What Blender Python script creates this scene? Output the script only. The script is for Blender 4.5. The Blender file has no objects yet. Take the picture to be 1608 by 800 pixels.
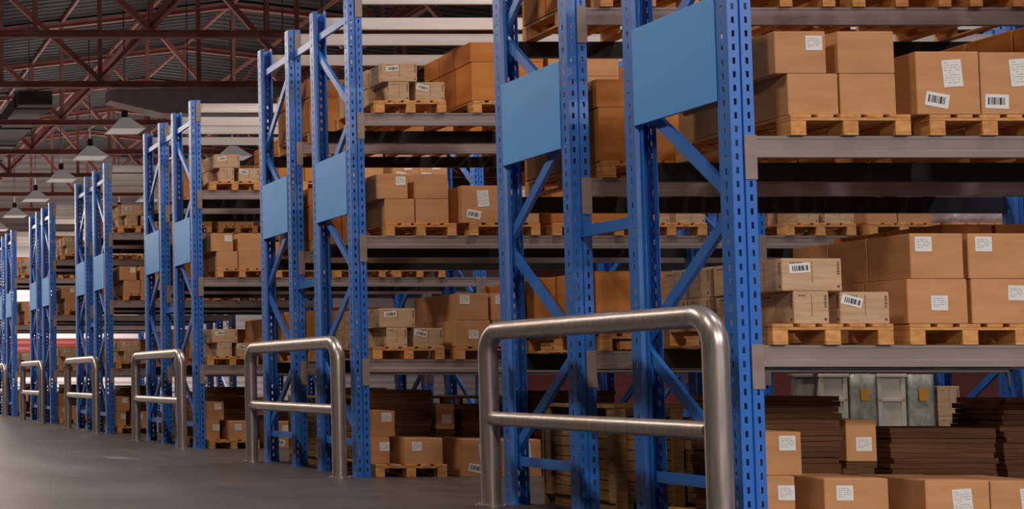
import bpy, math, random
from mathutils import Vector, Matrix

R = random.Random(7)
SC = bpy.context.scene
COL = SC.collection

# ------------------------------------------------------------------ layout constants (metres)
CAM_H = 1.06
X0 = 6.03            # aisle-side plane of the rack end frames
POST_W = 0.155       # upright width along the beams
BAY = 4.39           # distance between upright frames
ROW_P = 6.28         # distance between one double rack and the next
YB0, YB1 = 9.00, 10.16     # front run: outer faces of its uprights
YA0, YA1 = 10.90, 12.06    # rear run
LEVELS = [1.284, 2.645, 4.006, 5.367]   # beam tops
POST_H = 5.42
ROWS = 6
ORD = ['first', 'second', 'third', 'fourth', 'fifth', 'sixth', 'seventh', 'eighth']
RACK = ['nearest', 'second', 'third', 'fourth', 'fifth', 'sixth']

# ------------------------------------------------------------------ materials
def new_mat(name):
    m = bpy.data.materials.new(name)
    m.use_nodes = True
    nt = m.node_tree
    b = nt.nodes['Principled BSDF']
    return m, nt, b

def N(nt, t, **kw):
    n = nt.nodes.new(t)
    for k, v in kw.items():
        setattr(n, k, v)
    return n

def plain(name, col, rough=0.5, metal=0.0, spec=0.5, coat=0.0):
    m, nt, b = new_mat(name)
    b.inputs['Base Color'].default_value = (*col, 1)
    b.inputs['Roughness'].default_value = rough
    b.inputs['Metallic'].default_value = metal
    b.inputs['Specular IOR Level'].default_value = spec
    b.inputs['Coat Weight'].default_value = coat
    b.inputs['Coat Roughness'].default_value = 0.25
    return m

def noisy(name, c1, c2, scale=(6, 6, 6), detail=4, rough=0.6, metal=0.0, spec=0.4, bump=0.0, vary=0.0, lo=0.35, hi=0.65, distort=0.0, rough2=None):
    """two colours mixed by noise in object space, with a per-object shift and slight value change"""
    m, nt, b = new_mat(name)
    tc = N(nt, 'ShaderNodeTexCoord')
    oi = N(nt, 'ShaderNodeObjectInfo')
    mp = N(nt, 'ShaderNodeMapping')
    mp.inputs['Scale'].default_value = scale
    nt.links.new(tc.outputs['Object'], mp.inputs['Vector'])
    add = N(nt, 'ShaderNodeVectorMath', operation='ADD')
    sc = N(nt, 'ShaderNodeVectorMath', operation='SCALE')
    comb = N(nt, 'ShaderNodeCombineXYZ')
    for i in range(3):
        nt.links.new(oi.outputs['Random'], comb.inputs[i])
    nt.links.new(comb.outputs[0], sc.inputs[0])
    sc.inputs['Scale'].default_value = 37.0
    nt.links.new(mp.outputs[0], add.inputs[0])
    nt.links.new(sc.outputs[0], add.inputs[1])
    no = N(nt, 'ShaderNodeTexNoise')
    no.inputs['Scale'].default_value = 1.0
    no.inputs['Detail'].default_value = detail
    no.inputs['Distortion'].default_value = distort
    nt.links.new(add.outputs[0], no.inputs['Vector'])
    rp = N(nt, 'ShaderNodeMapRange')
    rp.inputs['From Min'].default_value = lo
    rp.inputs['From Max'].default_value = hi
    nt.links.new(no.outputs['Fac'], rp.inputs['Value'])
    mx = N(nt, 'ShaderNodeMix', data_type='RGBA')
    mx.inputs[6].default_value = (*c1, 1)
    mx.inputs[7].default_value = (*c2, 1)
    nt.links.new(rp.outputs[0], mx.inputs[0])
    out = mx.outputs[2]
    if vary:
        hs = N(nt, 'ShaderNodeHueSaturation')
        mr = N(nt, 'ShaderNodeMapRange')
        mr.inputs['To Min'].default_value = 1 - vary
        mr.inputs['To Max'].default_value = 1 + vary
        nt.links.new(oi.outputs['Random'], mr.inputs['Value'])
        nt.links.new(mr.outputs[0], hs.inputs['Value'])
        nt.links.new(out, hs.inputs['Color'])
        out = hs.outputs[0]
    nt.links.new(out, b.inputs['Base Color'])
    b.inputs['Roughness'].default_value = rough
    if rough2 is not None:
        rr = N(nt, 'ShaderNodeMapRange')
        rr.inputs['To Min'].default_value = rough
        rr.inputs['To Max'].default_value = rough2
        nt.links.new(no.outputs['Fac'], rr.inputs['Value'])
        nt.links.new(rr.outputs[0], b.inputs['Roughness'])
    b.inputs['Metallic'].default_value = metal
    b.inputs['Specular IOR Level'].default_value = spec
    if bump:
        bp = N(nt, 'ShaderNodeBump')
        bp.inputs['Strength'].default_value = bump
        bp.inputs['Distance'].default_value = 0.01
        nt.links.new(no.outputs['Fac'], bp.inputs['Height'])
        nt.links.new(bp.outputs[0], b.inputs['Normal'])
    return m

M = {}
M['blue'] = noisy('blue_rack_paint', (0.019, 0.138, 0.53), (0.025, 0.16, 0.56), (3, 3, 1.2), rough=0.34, spec=0.8)
M['plate'] = noisy('sky_blue_plate_paint', (0.065, 0.32, 0.82), (0.07, 0.34, 0.85), (2, 2, 2), rough=0.42, spec=0.5)
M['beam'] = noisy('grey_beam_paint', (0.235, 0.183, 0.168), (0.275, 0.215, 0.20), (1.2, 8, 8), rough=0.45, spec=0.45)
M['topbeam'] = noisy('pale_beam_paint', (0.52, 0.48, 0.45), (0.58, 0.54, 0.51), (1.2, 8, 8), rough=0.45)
M['steel'] = noisy('brushed_steel', (0.38, 0.335, 0.325), (0.50, 0.445, 0.43), (40, 40, 3), rough=0.28, rough2=0.38, metal=0.75)
M['carton'] = noisy('brown_cardboard', (0.47, 0.230, 0.100), (0.53, 0.268, 0.124), (3, 3, 12), rough=0.75, spec=0.2, vary=0.05)
M['orange'] = noisy('tan_orange_cardboard', (0.44, 0.155, 0.033), (0.50, 0.19, 0.046), (3, 3, 9), rough=0.75, spec=0.2, vary=0.05)
M['pale'] = noisy('pale_streaked_cardboard', (0.43, 0.265, 0.155), (0.53, 0.35, 0.215), (4, 4, 38), rough=0.75, spec=0.2, vary=0.05, distort=0.8, lo=0.3, hi=0.6)
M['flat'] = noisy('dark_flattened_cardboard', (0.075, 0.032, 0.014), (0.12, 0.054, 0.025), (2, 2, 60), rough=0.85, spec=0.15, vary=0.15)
M['wood'] = noisy('pallet_pine', (0.50, 0.22, 0.068), (0.66, 0.33, 0.115), (14, 5, 30), rough=0.7, spec=0.25, bump=0.15, vary=0.10)
M['crate'] = noisy('weathered_crate_boards', (0.26, 0.14, 0.055), (0.36, 0.205, 0.085), (9, 9, 60), rough=0.8, spec=0.2, bump=0.3)
M['paper'] = plain('white_label_paper', (0.70, 0.68, 0.66), 0.6)
M['ink'] = plain('black_ink', (0.02, 0.018, 0.018), 0.6)
M['greyink'] = plain('grey_ink', (0.36, 0.35, 0.36), 0.6)
M['brownink'] = plain('brown_print', (0.10, 0.06, 0.035), 0.7)
M['truss'] = noisy('red_oxide_steel', (0.42, 0.14, 0.11), (0.54, 0.25, 0.20), (2, 2, 2), rough=0.55)
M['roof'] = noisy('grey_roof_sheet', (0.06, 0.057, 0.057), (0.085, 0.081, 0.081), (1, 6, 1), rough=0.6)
M['duct'] = noisy('galvanised_duct', (0.52, 0.53, 0.53), (0.62, 0.62, 0.62), (5, 5, 5), rough=0.5, metal=0.1)
M['darkduct'] = plain('dark_duct_metal', (0.045, 0.05, 0.052), 0.5)
M['film'] = noisy('stretch_film', (0.33, 0.26, 0.26), (0.50, 0.42, 0.43), (5, 5, 9), rough=0.25, spec=0.6, bump=0.8, distort=1.5)
M['cream'] = noisy('cream_plastic', (0.52, 0.47, 0.36), (0.60, 0.55, 0.44), (4, 4, 4), rough=0.45)
M['greenfilm'] = noisy('grey_green_film', (0.24, 0.25, 0.20), (0.42, 0.42, 0.35), (14, 14, 8), rough=0.25, bump=0.6)
M['orangelabel'] = plain('orange_label', (0.62, 0.27, 0.03), 0.5)

def emit_mat(name, col, s):
    m, nt, b = new_mat(name)
    b.inputs['Base Color'].default_value = (*col, 1)
    b.inputs['Emission Color'].default_value = (*col, 1)
    b.inputs['Emission Strength'].default_value = s
    return m
M['shade'] = emit_mat('translucent_lamp_shade', (0.62, 0.60, 0.57), 0.18)
M['lamp'] = emit_mat('lamp_diffuser', (0.9, 0.86, 0.8), 0.2)

def floor_mat():
    m, nt, b = new_mat('grey_floor_paving')
    tc = N(nt, 'ShaderNodeTexCoord')
    mp = N(nt, 'ShaderNodeMapping')
    nt.links.new(tc.outputs['Object'], mp.inputs['Vector'])
    br = N(nt, 'ShaderNodeTexBrick')
    br.inputs['Scale'].default_value = 1.0
    br.inputs['Brick Width'].default_value = 0.62
    br.inputs['Row Height'].default_value = 0.30
    br.inputs['Mortar Size'].default_value = 0.006
    br.inputs['Color1'].default_value = (0.062, 0.054, 0.053, 1)
    br.inputs['Color2'].default_value = (0.075, 0.066, 0.065, 1)
    br.inputs['Mortar'].default_value = (0.045, 0.039, 0.039, 1)
    nt.links.new(mp.outputs[0], br.inputs['Vector'])
    no = N(nt, 'ShaderNodeTexNoise')
    no.inputs['Scale'].default_value = 1.3
    no.inputs['Detail'].default_value = 6
    nt.links.new(mp.outputs[0], no.inputs['Vector'])
    rp = N(nt, 'ShaderNodeMapRange')
    rp.inputs['From Min'].default_value = 0.3
    rp.inputs['From Max'].default_value = 0.7
    rp.inputs['To Min'].default_value = 0.82
    rp.inputs['To Max'].default_value = 1.12
    nt.links.new(no.outputs['Fac'], rp.inputs['Value'])
    mul = N(nt, 'ShaderNodeVectorMath', operation='SCALE')
    nt.links.new(br.outputs['Color'], mul.inputs[0])
    nt.links.new(rp.outputs[0], mul.inputs['Scale'])
    nt.links.new(mul.outputs[0], b.inputs['Base Color'])
    b.inputs['Roughness'].default_value = 0.42
    b.inputs['Specular IOR Level'].default_value = 0.45
    bp = N(nt, 'ShaderNodeBump')
    bp.inputs['Strength'].default_value = 0.25
    bp.inputs['Distance'].default_value = 0.004
    nt.links.new(br.outputs['Fac'], bp.inputs['Height'])
    bp.invert = True
    nt.links.new(bp.outputs[0], b.inputs['Normal'])
    return m
M['floor'] = floor_mat()

def wall_mat():
    """corrugated pale sheet with a painted dark red band low on the wall"""
    m, nt, b = new_mat('corrugated_wall_sheet')
    tc = N(nt, 'ShaderNodeTexCoord')
    sx = N(nt, 'ShaderNodeSeparateXYZ')
    nt.links.new(tc.outputs['Object'], sx.inputs[0])
    def cmp(op, v):
        n = N(nt, 'ShaderNodeMath', operation=op)
        nt.links.new(sx.outputs['Z'], n.inputs[0])
        n.inputs[1].default_value = v
        return n
    a, c = cmp('GREATER_THAN', 2.35), cmp('LESS_THAN', 2.95)
    mu = N(nt, 'ShaderNodeMath', operation='MULTIPLY')
    nt.links.new(a.outputs[0], mu.inputs[0])
    nt.links.new(c.outputs[0], mu.inputs[1])
    mx = N(nt, 'ShaderNodeMix', data_type='RGBA')
    mx.inputs[6].default_value = (0.58, 0.52, 0.51, 1)
    mx.inputs[7].default_value = (0.20, 0.03, 0.027, 1)
    nt.links.new(mu.outputs[0], mx.inputs[0])
    nt.links.new(mx.outputs[2], b.inputs['Base Color'])
    wv = N(nt, 'ShaderNodeTexWave', bands_direction='Z')
    wv.inputs['Scale'].default_value = 1.1
    nt.links.new(tc.outputs['Object'], wv.inputs['Vector'])
    bp = N(nt, 'ShaderNodeBump')
    bp.inputs['Strength'].default_value = 0.5
    bp.inputs['Distance'].default_value = 0.05
    nt.links.new(wv.outputs['Fac'], bp.inputs['Height'])
    nt.links.new(bp.outputs[0], b.inputs['Normal'])
    b.inputs['Roughness'].default_value = 0.6
    return m
M['wall'] = wall_mat()
M['redwall'] = noisy('dark_red_wall_sheet', (0.15, 0.028, 0.025), (0.19, 0.04, 0.035), (1, 1, 4), rough=0.7)
M['beamshade'] = plain('painted_beam_shade', (0.012, 0.010, 0.010), 0.55)  # near-black colour standing in for shade on the beams' inner faces
M['dimwall'] = noisy('dark_grey_wall_sheet', (0.10, 0.095, 0.093), (0.13, 0.12, 0.118), (1, 1, 4), rough=0.7)

# ------------------------------------------------------------------ mesh building
class MB:
    def __init__(s):
        s.v, s.f, s.m = [], [], []
    def quad(s, pts, mi=0):
        b = len(s.v)
        s.v += [tuple(p) for p in pts]
        s.f.append(tuple(range(b, b + len(pts))))
        s.m.append(mi)
    def box(s, lo, hi, mi=0, mat=None):
        x0, y0, z0 = lo
        x1, y1, z1 = hi
        p = [Vector(q) for q in ((x0, y0, z0), (x1, y0, z0), (x1, y1, z0), (x0, y1, z0), (x0, y0, z1), (x1, y0, z1), (x1, y1, z1), (x0, y1, z1))]
        if mat:
            p = [mat @ q for q in p]
        b = len(s.v)
        s.v += [tuple(q) for q in p]
        for f in ((0, 3, 2, 1), (4, 5, 6, 7), (0, 1, 5, 4), (1, 2, 6, 5), (2, 3, 7, 6), (3, 0, 4, 7)):
            s.f.append(tuple(b + i for i in f))
            s.m.append(mi)
    def bbox(s, lo, hi, c=0.004, mi=0):
        """box with chamfered edges"""
        x0, y0, z0 = lo
        x1, y1, z1 = hi
        import itertools
        idx = {}
        for sx, sy, sz in itertools.product((0, 1), repeat=3):
            X, Y, Z = (x0, x1)[sx], (y0, y1)[sy], (z0, z1)[sz]
            dx, dy, dz = (c, -c)[sx], (c, -c)[sy], (c, -c)[sz]
            for ax, p in enumerate(((X, Y + dy, Z + dz), (X + dx, Y, Z + dz), (X + dx, Y + dy, Z))):
                idx[(sx, sy, sz, ax)] = len(s.v)
                s.v.append(p)
        F = []
        for ax in range(3):
            o = [i for i in range(3) if i != ax]
            for side in (0, 1):
                r = []
                for a, b in ((0, 0), (1, 0), (1, 1), (0, 1)):
                    k = [0, 0, 0]
                    k[ax], k[o[0]], k[o[1]] = side, a, b
                    r.append(idx[(*k, ax)])
                F.append(r)
        for ax in range(3):
            o = [i for i in range(3) if i != ax]
            for a, b in itertools.product((0, 1), repeat=2):
                k0, k1 = [0, 0, 0], [0, 0, 0]
                k0[o[0]], k0[o[1]] = a, b
                k1[o[0]], k1[o[1]] = a, b
                k1[ax] = 1
                F.append([idx[(*k0, o[0])], idx[(*k1, o[0])], idx[(*k1, o[1])], idx[(*k0, o[1])]])
        for k in itertools.product((0, 1), repeat=3):
            F.append([idx[(*k, 0)], idx[(*k, 1)], idx[(*k, 2)]])
        ctr = Vector(((x0 + x1) / 2, (y0 + y1) / 2, (z0 + z1) / 2))
        for f in F:
            p = [Vector(s.v[i]) for i in f]
            n = (p[1] - p[0]).cross(p[2] - p[0])
            if n.dot(sum(p, Vector()) / len(p) - ctr) < 0:
                f.reverse()
            s.f.append(tuple(f))
            s.m.append(mi)
    def prism(s, prof, p0, p1, up=(0, 0, 1), mi=0):
        """2-D profile (a along side, b along up) swept from p0 to p1"""
        p0, p1, up = Vector(p0), Vector(p1), Vector(up)
        d = (p1 - p0).normalized()
        side = d.cross(up).normalized()
        up = side.cross(d).normalized()
        b = len(s.v)
        n = len(prof)
        for p in (p0, p1):
            for a, c in prof:
                s.v.append(tuple(p + side * a + up * c))
        for i in range(n):
            j = (i + 1) % n
            s.f.append((b + i, b + j, b + n + j, b + n + i)); s.m.append(mi)
        s.f.append(tuple(b + n - 1 - i for i in range(n))); s.m.append(mi)
        s.f.append(tuple(b + n + i for i in range(n))); s.m.append(mi)
    def tube(s, path, r, seg=20, mi=0, caps=True):
        path = [Vector(p) for p in path]
        b = len(s.v)
        prev = None
        for i, p in enumerate(path):
            t = ((path[i + 1] if i + 1 < len(path) else p) - (path[i - 1] if i else p)).normalized()
            if prev is None:
                u = t.orthogonal().normalized()
            else:
                u = (prev - t * prev.dot(t)).normalized()
            prev = u
            w = t.cross(u)
            for k in range(seg):
                a = 2 * math.pi * k / seg
                s.v.append(tuple(p + (u * math.cos(a) + w * math.sin(a)) * r))
        for i in range(len(path) - 1):
            for k in range(seg):
                k2 = (k + 1) % seg
                s.f.append((b + i * seg + k, b + i * seg + k2, b + (i + 1) * seg + k2, b + (i + 1) * seg + k)); s.m.append(mi)
        if caps:
            s.f.append(tuple(b + seg - 1 - k for k in range(seg))); s.m.append(mi)
            e = b + (len(path) - 1) * seg
            s.f.append(tuple(e + k for k in range(seg))); s.m.append(mi)
    def mesh(s, name, mats, smooth=None):
        me = bpy.data.meshes.new(name)
        me.from_pydata(s.v, [], s.f)
        for m in (mats if isinstance(mats, (list, tuple)) else [mats]):
            me.materials.append(M[m])
        me.polygons.foreach_set('material_index', s.m)
        if smooth:
            me.polygons.foreach_set('use_smooth', [True] * len(s.f))
            me.set_sharp_from_angle(angle=math.radians(smooth))
        me.update()
        return me

def link(name, me, parent=None, loc=(0, 0, 0), rot=(0, 0, 0)):
    o = bpy.data.objects.new(name, me)
    COL.objects.link(o)
    o.location = loc
    o.rotation_euler = rot
    if parent:
        o.parent = parent
    return o

def tag(o, label, cat, group=None):
    o['label'] = label
    o['category'] = cat
    if group:
        o['group'] = group
    return o

def empty(name, loc=(0, 0, 0), rz=0):
    o = link(name, None, None, loc, (0, 0, rz))
    o.empty_display_size = 0.2
    return o

def struct(name, me, loc=(0, 0, 0)):
    o = link(name, me, None, loc)
    o['kind'] = 'structure'
    return o

# ------------------------------------------------------------------ room shell
XL, XR, YF, YE = -9.0, 33.0, -9.0, 64.0
RIDGE_X, EAVE = 12.0, 9.25
SLOPE = 0.115
def roof_z(x):
    return EAVE + SLOPE * (21.0 - abs(x - RIDGE_X))
b = MB(); b.box((XL, YF, -0.2), (XR, YE, 0)); struct('floor', b.mesh('floor', 'floor'))
b = MB()
for xa, xb in ((XL, RIDGE_X), (RIDGE_X, XR)):
    n = 100
    # trapezoid corrugations running down the slope
    prof = []
    y = YF
    while y < YE:
        prof += [(y, 0), (y + 0.18, 0), (y + 0.22, 0.05), (y + 0.36, 0.05)]
        y += 0.40
    for i in range(len(prof) - 1):
        (y0, h0), (y1, h1) = prof[i], prof[i + 1]
        b.quad(((xa, y0, roof_z(xa) + h0), (xa, y1, roof_z(xa) + h1), (xb, y1, roof_z(xb) + h1), (xb, y0, roof_z(xb) + h0)))
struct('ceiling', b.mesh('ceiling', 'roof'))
b = MB(); b.quad(((XL, YE, 0), (XR, YE, 0), (XR, YE, EAVE), (RIDGE_X, YE, roof_z(RIDGE_X)), (XL, YE, EAVE))); struct('wall_back', b.mesh('wall_back', 'wall'))
b = MB(); b.quad(((XL, YF, 0), (XL, YF, EAVE), (RIDGE_X, YF, roof_z(RIDGE_X)), (XR, YF, EAVE), (XR, YF, 0))); struct('wall_front', b.mesh('wall_front', 'dimwall'))
b = MB(); b.quad(((XL, YF, 0), (XL, YE, 0), (XL, YE, EAVE), (XL, YF, EAVE))); struct('wall_left', b.mesh('wall_left', 'dimwall'))
b = MB(); b.quad(((XR, YF, 0), (XR, YF, EAVE), (XR, YE, EAVE), (XR, YE, 0))); struct('wall_right', b.mesh('wall_right', 'redwall'))

# ------------------------------------------------------------------ roof trusses
def ibar(w, h, t=0.02):
    """I profile: w along side, h along up"""
    a, c = w / 2, h / 2
    return [(-a, -c), (a, -c), (a, -c + t), (t / 2, -c + t), (t / 2, c - t), (a, c - t), (a, c), (-a, c), (-a, c - t), (-t / 2, c - t), (-t / 2, -c + t), (-a, -c + t)]
def angle_bar(w, h, t=0.015):
    a, c = w / 2, h / 2
    return [(-a, -c), (a, -c), (a, -c + t), (-a + t, -c + t), (-a + t, c - t), (a, c - t), (a, c), (-a, c)]
ZB = 8.15                                   # bottom chord underside
def make_truss():
    parts = []
    XA, XB = XL + 0.05, XR - 0.05
    m = MB(); m.prism(ibar(0.16, 0.15), (XA, 0, ZB + 0.075), (XB, 0, ZB + 0.075)); parts.append(('bottom_chord', m))
    for xa, xb in ((XA, RIDGE_X), (RIDGE_X, XB)):
        m = MB(); m.prism(ibar(0.16, 0.16), (xa, 0, roof_z(xa) - 0.14), (xb, 0, roof_z(xb) - 0.14)); parts.append(('top_chord', m))
    k0 = -7
    for k in range(-7, 9):
        x = RIDGE_X + 2.4 * k
        if XL + 0.3 < x < XR - 0.3:
            m = MB(); m.prism(angle_bar(0.09, 0.09), (x, 0, ZB + 0.15), (x, 0, roof_z(x) - 0.22), up=(0, 1, 0)); parts.append(('vertical_strut', m))
        x2 = x + 2.4
        if x < XL + 0.3 or x2 > XR - 0.3:
            continue
        if k % 2 == 0:
            p, q = (x, 0, ZB + 0.17), (x2, 0, roof_z(x2) - 0.24)
        else:
            p, q = (x, 0, roof_z(x) - 0.24), (x2, 0, ZB + 0.17)
        m = MB(); m.prism(angle_bar(0.12, 0.13), p, q, up=(0, 1, 0)); parts.append(('diagonal_strut', m))
    return [(n, m.mesh(n, 'truss')) for n, m in parts]
TR = make_truss()
TRUSS_Y = [28.6, 33.55, 38.55, 43.55, 48.55, 53.55, 58.55]
place = ['nearest the camera in view', 'second from the camera', 'third from the camera', 'fourth from the camera', 'fifth from the camera', 'sixth from the camera', 'farthest, before the back wall']
for i, y in enumerate(TRUSS_Y):
    e = empty('roof_truss', (0, y, 0))
    tag(e, 'red steel roof truss spanning the hall, ' + place[i], 'roof truss', 'roof trusses')
    for n, me in TR:
        link(n, me, e)
# ties along the hall at the bottom chord, purlins under the roof sheets
for x, w in ((7.2, 'over the rack ends'), (2.4, 'over the open aisle'), (12.0, 'under the roof ridge')):
    m = MB(); m.prism(ibar(0.10, 0.10, 0.018), (x, 18, ZB + 0.21), (x, YE - 0.1, ZB + 0.21))
    tag(link('roof_tie', m.mesh('roof_tie', 'truss')), 'long red steel tie running lengthwise ' + w, 'roof tie', 'roof ties')
for k in range(-4, 5):
    x = RIDGE_X + 2.4 * k
    m = MB(); m.prism(angle_bar(0.07, 0.10), (x, 18, roof_z(x) - 0.055), (x, YE - 0.1, roof_z(x) - 0.055))
    side = 'left of' if k < 0 else 'right of'
    lab = 'red roof purlin directly at the ridge' if k == 0 else 'red roof purlin, %s one %s the ridge' % (ORD[abs(k) - 1], side)
    tag(link('roof_purlin', m.mesh('roof_purlin', 'truss')), lab, 'purlin', 'roof purlins')

# ------------------------------------------------------------------ ducts under the roof
e = empty('air_duct', (0, 34.6, 0))
tag(e, 'grey rectangular air duct crossing the hall under the roof trusses', 'air duct')
m = MB()
m.box((8.9, -0.35, 7.66), (14.6, 0.35, 8.28))
for x in (9.9, 11.1, 12.3, 13.5):
    m.box((x, -0.375, 7.635), (x + 0.05, 0.375, 8.305))
link('duct_run', m.mesh('duct_run', 'duct'), e)
m = MB()   # taper
m.v += [(8.9, -0.35, 7.66), (8.9, 0.35, 7.66), (8.9, 0.35, 8.28), (8.9, -0.35, 8.28), (7.6, -0.25, 8.0), (7.6, 0.25, 8.0), (7.6, 0.25, 8.28), (7.6, -0.25, 8.28)]
for f in ((0, 4, 5, 1), (1, 5, 6, 2), (2, 6, 7, 3), (3, 7, 4, 0), (4, 7, 6, 5)):
    m.f.append(f); m.m.append(0)
link('duct_taper', m.mesh('duct_taper', 'duct'), e)
for x in (9.6, 13.0):
    m = MB(); m.box((x, -0.01, 8.28), (x + 0.02, 0.01, roof_z(x) - 0.01)); link('hanger_rod', m.mesh('hanger_rod', 'darkduct'), e)
e = empty('air_duct', (6.2, 0, 0))
tag(e, 'long dark air duct running lengthwise above the rack ends', 'air duct')
m = MB()
m.box((-0.45, 37, 8.42), (0.45, 60, 8.80))
for k in range(8):
    m.box((-0.48, 37.5 + 3 * k, 8.39), (0.48, 37.56 + 3 * k, 8.83))
link('duct_run', m.mesh('duct_run', 'darkduct'), e)
for k in range(4):
    y = 38 + 6 * k
    m = MB(); m.box((-0.01, y, 8.80), (0.01, y + 0.02, roof_z(6.2) - 0.02)); link('hanger_rod', m.mesh('hanger_rod', 'darkduct'), e)

# ------------------------------------------------------------------ high-bay lamps
def lamp_meshes():
    m = MB()
    a, t, h = 0.42, 0.10, 0.32
    lo = [(-a, -a, 0), (a, -a, 0), (a, a, 0), (-a, a, 0)]
    hi = [(-t, -t, h), (t, -t, h), (t, t, h), (-t, t, h)]
    m.v += lo + hi
    for i in range(4):
        j = (i + 1) % 4
        m.f.append((i, j, 4 + j, 4 + i)); m.m.append(0)
    m.f.append((4, 5, 6, 7)); m.m.append(0)
    m.box((-a - 0.02, -a - 0.02, -0.03), (a + 0.02, -a, 0.0))
    m.box((-a - 0.02, a, -0.03), (a + 0.02, a + 0.02, 0.0))
    m.box((-a - 0.02, -a, -0.03), (-a, a, 0.0))
    m.box((a, -a, -0.03), (a + 0.02, a, 0.0))
    d = MB(); d.box((-a + 0.01, -a + 0.01, -0.02), (a - 0.01, a - 0.01, -0.005))
    g = MB(); g.box((-0.07, -0.07, h), (0.07, 0.07, h + 0.2))
    return m.mesh('lamp_shade', 'shade'), d.mesh('diffuser', 'lamp'), g.mesh('gear_box', 'darkduct')
LS, LD, LG = lamp_meshes()
LAMP_POWER = 230.0
def lamp(x, y, lab, z=7.55, p=LAMP_POWER, up=0, col=(1.0, 0.90, 0.85)):
    e = empty('high_bay_lamp', (x, y, z))
    tag(e, lab, 'lamp', 'high bay lamps')
    link('lamp_shade', LS, e); link('diffuser', LD, e); link('gear_box', LG, e)
    r = MB(); r.box((-0.012, -0.012, 0.52), (0.012, 0.012, roof_z(x) - z - 0.005))
    link('hanger_rod', r.mesh('hanger_rod', 'darkduct'), e)
    ld = bpy.data.lights.new('lamp_light', 'AREA')
    ld.shape = 'SQUARE'; ld.size = 0.8
    ld.energy = p
    ld.color = col
    o = bpy.data.objects.new('lamp_light', ld)
    COL.objects.link(o)
    o.location = (0, 0, -0.04)
    o.parent = e
    if up:      # added upward fill light, brightens the dark roof and trusses
        lu = bpy.data.lights.new('roof_fill_light', 'AREA')
        lu.shape = 'SQUARE'; lu.size = 0.9
        lu.energy = up
        lu.color = (1.0, 0.90, 0.85)
        o = bpy.data.objects.new('roof_fill_light', lu)
        COL.objects.link(o)
        o.location = (0, 0, 0.56)
        o.rotation_euler = (math.pi, 0, 0)
        o.parent = e
LAMP_Y = [-6.5, -2.5, 7.6, 13.88, 20.16, 26.4, 32.2, 36.0, 40.4, 45.0, 50.0, 55.0, 60.0]
NTH = ['first', 'second', 'third', 'fourth', 'fifth', 'sixth', 'seventh', 'eighth', 'ninth', 'tenth', 'eleventh', 'twelfth', 'thirteenth']
for cx, cn in ((2.4, 'open aisle'), (8.35, 'rack ends'), (12.5, 'racks')):
    n = 0
    for i, y in enumerate(LAMP_Y):
        if cx > 5 and y in (26.4, 32.2):
            continue
        pw = LAMP_POWER * {-6.5: 2.9, -2.5: 2.0, 7.6: 0.40, 13.88: 0.62}.get(y, 0.62 if y < 33 else 0.55 if y < 52 else 2.4)
        if cx < 5:
            pw *= 1.75
        lamp(cx, y, 'white pyramid high bay lamp over the %s, %s from the front wall' % (cn, NTH[n]), p=pw, up=0 if y < 10 else 60.0 if y < 25 else 26.0 if y < 50 else 50.0, col=(1.0, 0.85, 0.70) if cx < 5 else (1.0, 0.97, 1.02) if y < 5 else (1.0, 0.90, 0.86))
        n += 1

# ------------------------------------------------------------------ rack parts
def post_mesh():
    """perforated upright, web at y=0 facing -y, open towards +y; real slots"""
    t = 0.004
    ins = 0.028
    # polyline of the sheet, with segments that carry slots marked
    pts = [(ins, 0.168), (ins, 0.126), (0, 0.118), (0, 0.071), (0, 0.053), (0, 0.0), (0.026, 0), (0.044, 0), (0.070, 0), (0.074, 0.014), (0.081, 0.014), (0.085, 0), (0.111, 0), (0.129, 0), (0.155, 0),
           (0.155, 0.053), (0.155, 0.071), (0.155, 0.118), (0.155 - ins, 0.126), (0.155 - ins, 0.168)]
    slot_seg = {3, 6, 12, 15}
    zs = [0.0]
    pitch, sh = 0.09, 0.042
    z = 0.06
    slots = []
    while z + sh < POST_H - 0.03:
        zs += [z, z + sh]
        slots.append(len(zs) - 2)
        z += pitch
    zs.append(POST_H)
    slots = set(slots)
    import bmesh
    bm = bmesh.new()
    grid = [[bm.verts.new((x, y, zz)) for zz in zs] for x, y in pts]
    for i in range(len(pts) - 1):
        for k in range(len(zs) - 1):
            if i in slot_seg and k in slots:
                continue
            bm.faces.new((grid[i][k], grid[i + 1][k], grid[i + 1][k + 1], grid[i][k + 1]))
    bm.normal_update()
    bmesh.ops.solidify(bm, geom=bm.faces[:], thickness=t)
    me = bpy.data.meshes.new('upright_post')
    bm.to_mesh(me); bm.free()
    me.materials.append(M['blue'])
    # mirrored copy, web facing +y
    me2 = me.copy()
    for v in me2.vertices:
        v.co.y = -v.co.y
    me2.flip_normals()
    return me, me2
POST_F, POST_R = post_mesh()
m = MB(); m.box((-0.015, -0.02, 0), (POST_W + 0.015, 0.15, 0.008)); m.box((0.01, -0.012, 0.008), (0.03, 0.0, 0.018)); m.box((0.12, -0.012, 0.008), (0.14, 0.0, 0.018))
FOOT_F = m.mesh('base_plate', 'blue')
m = MB(); m.box((-0.015, -0.15, 0), (POST_W + 0.015, 0.02, 0.008)); m.box((0.01, 0.0, 0.008), (0.03, 0.012, 0.018)); m.box((0.12, 0.0, 0.008), (0.14, 0.012, 0.018))
FOOT_R = m.mesh('base_plate', 'blue')

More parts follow.
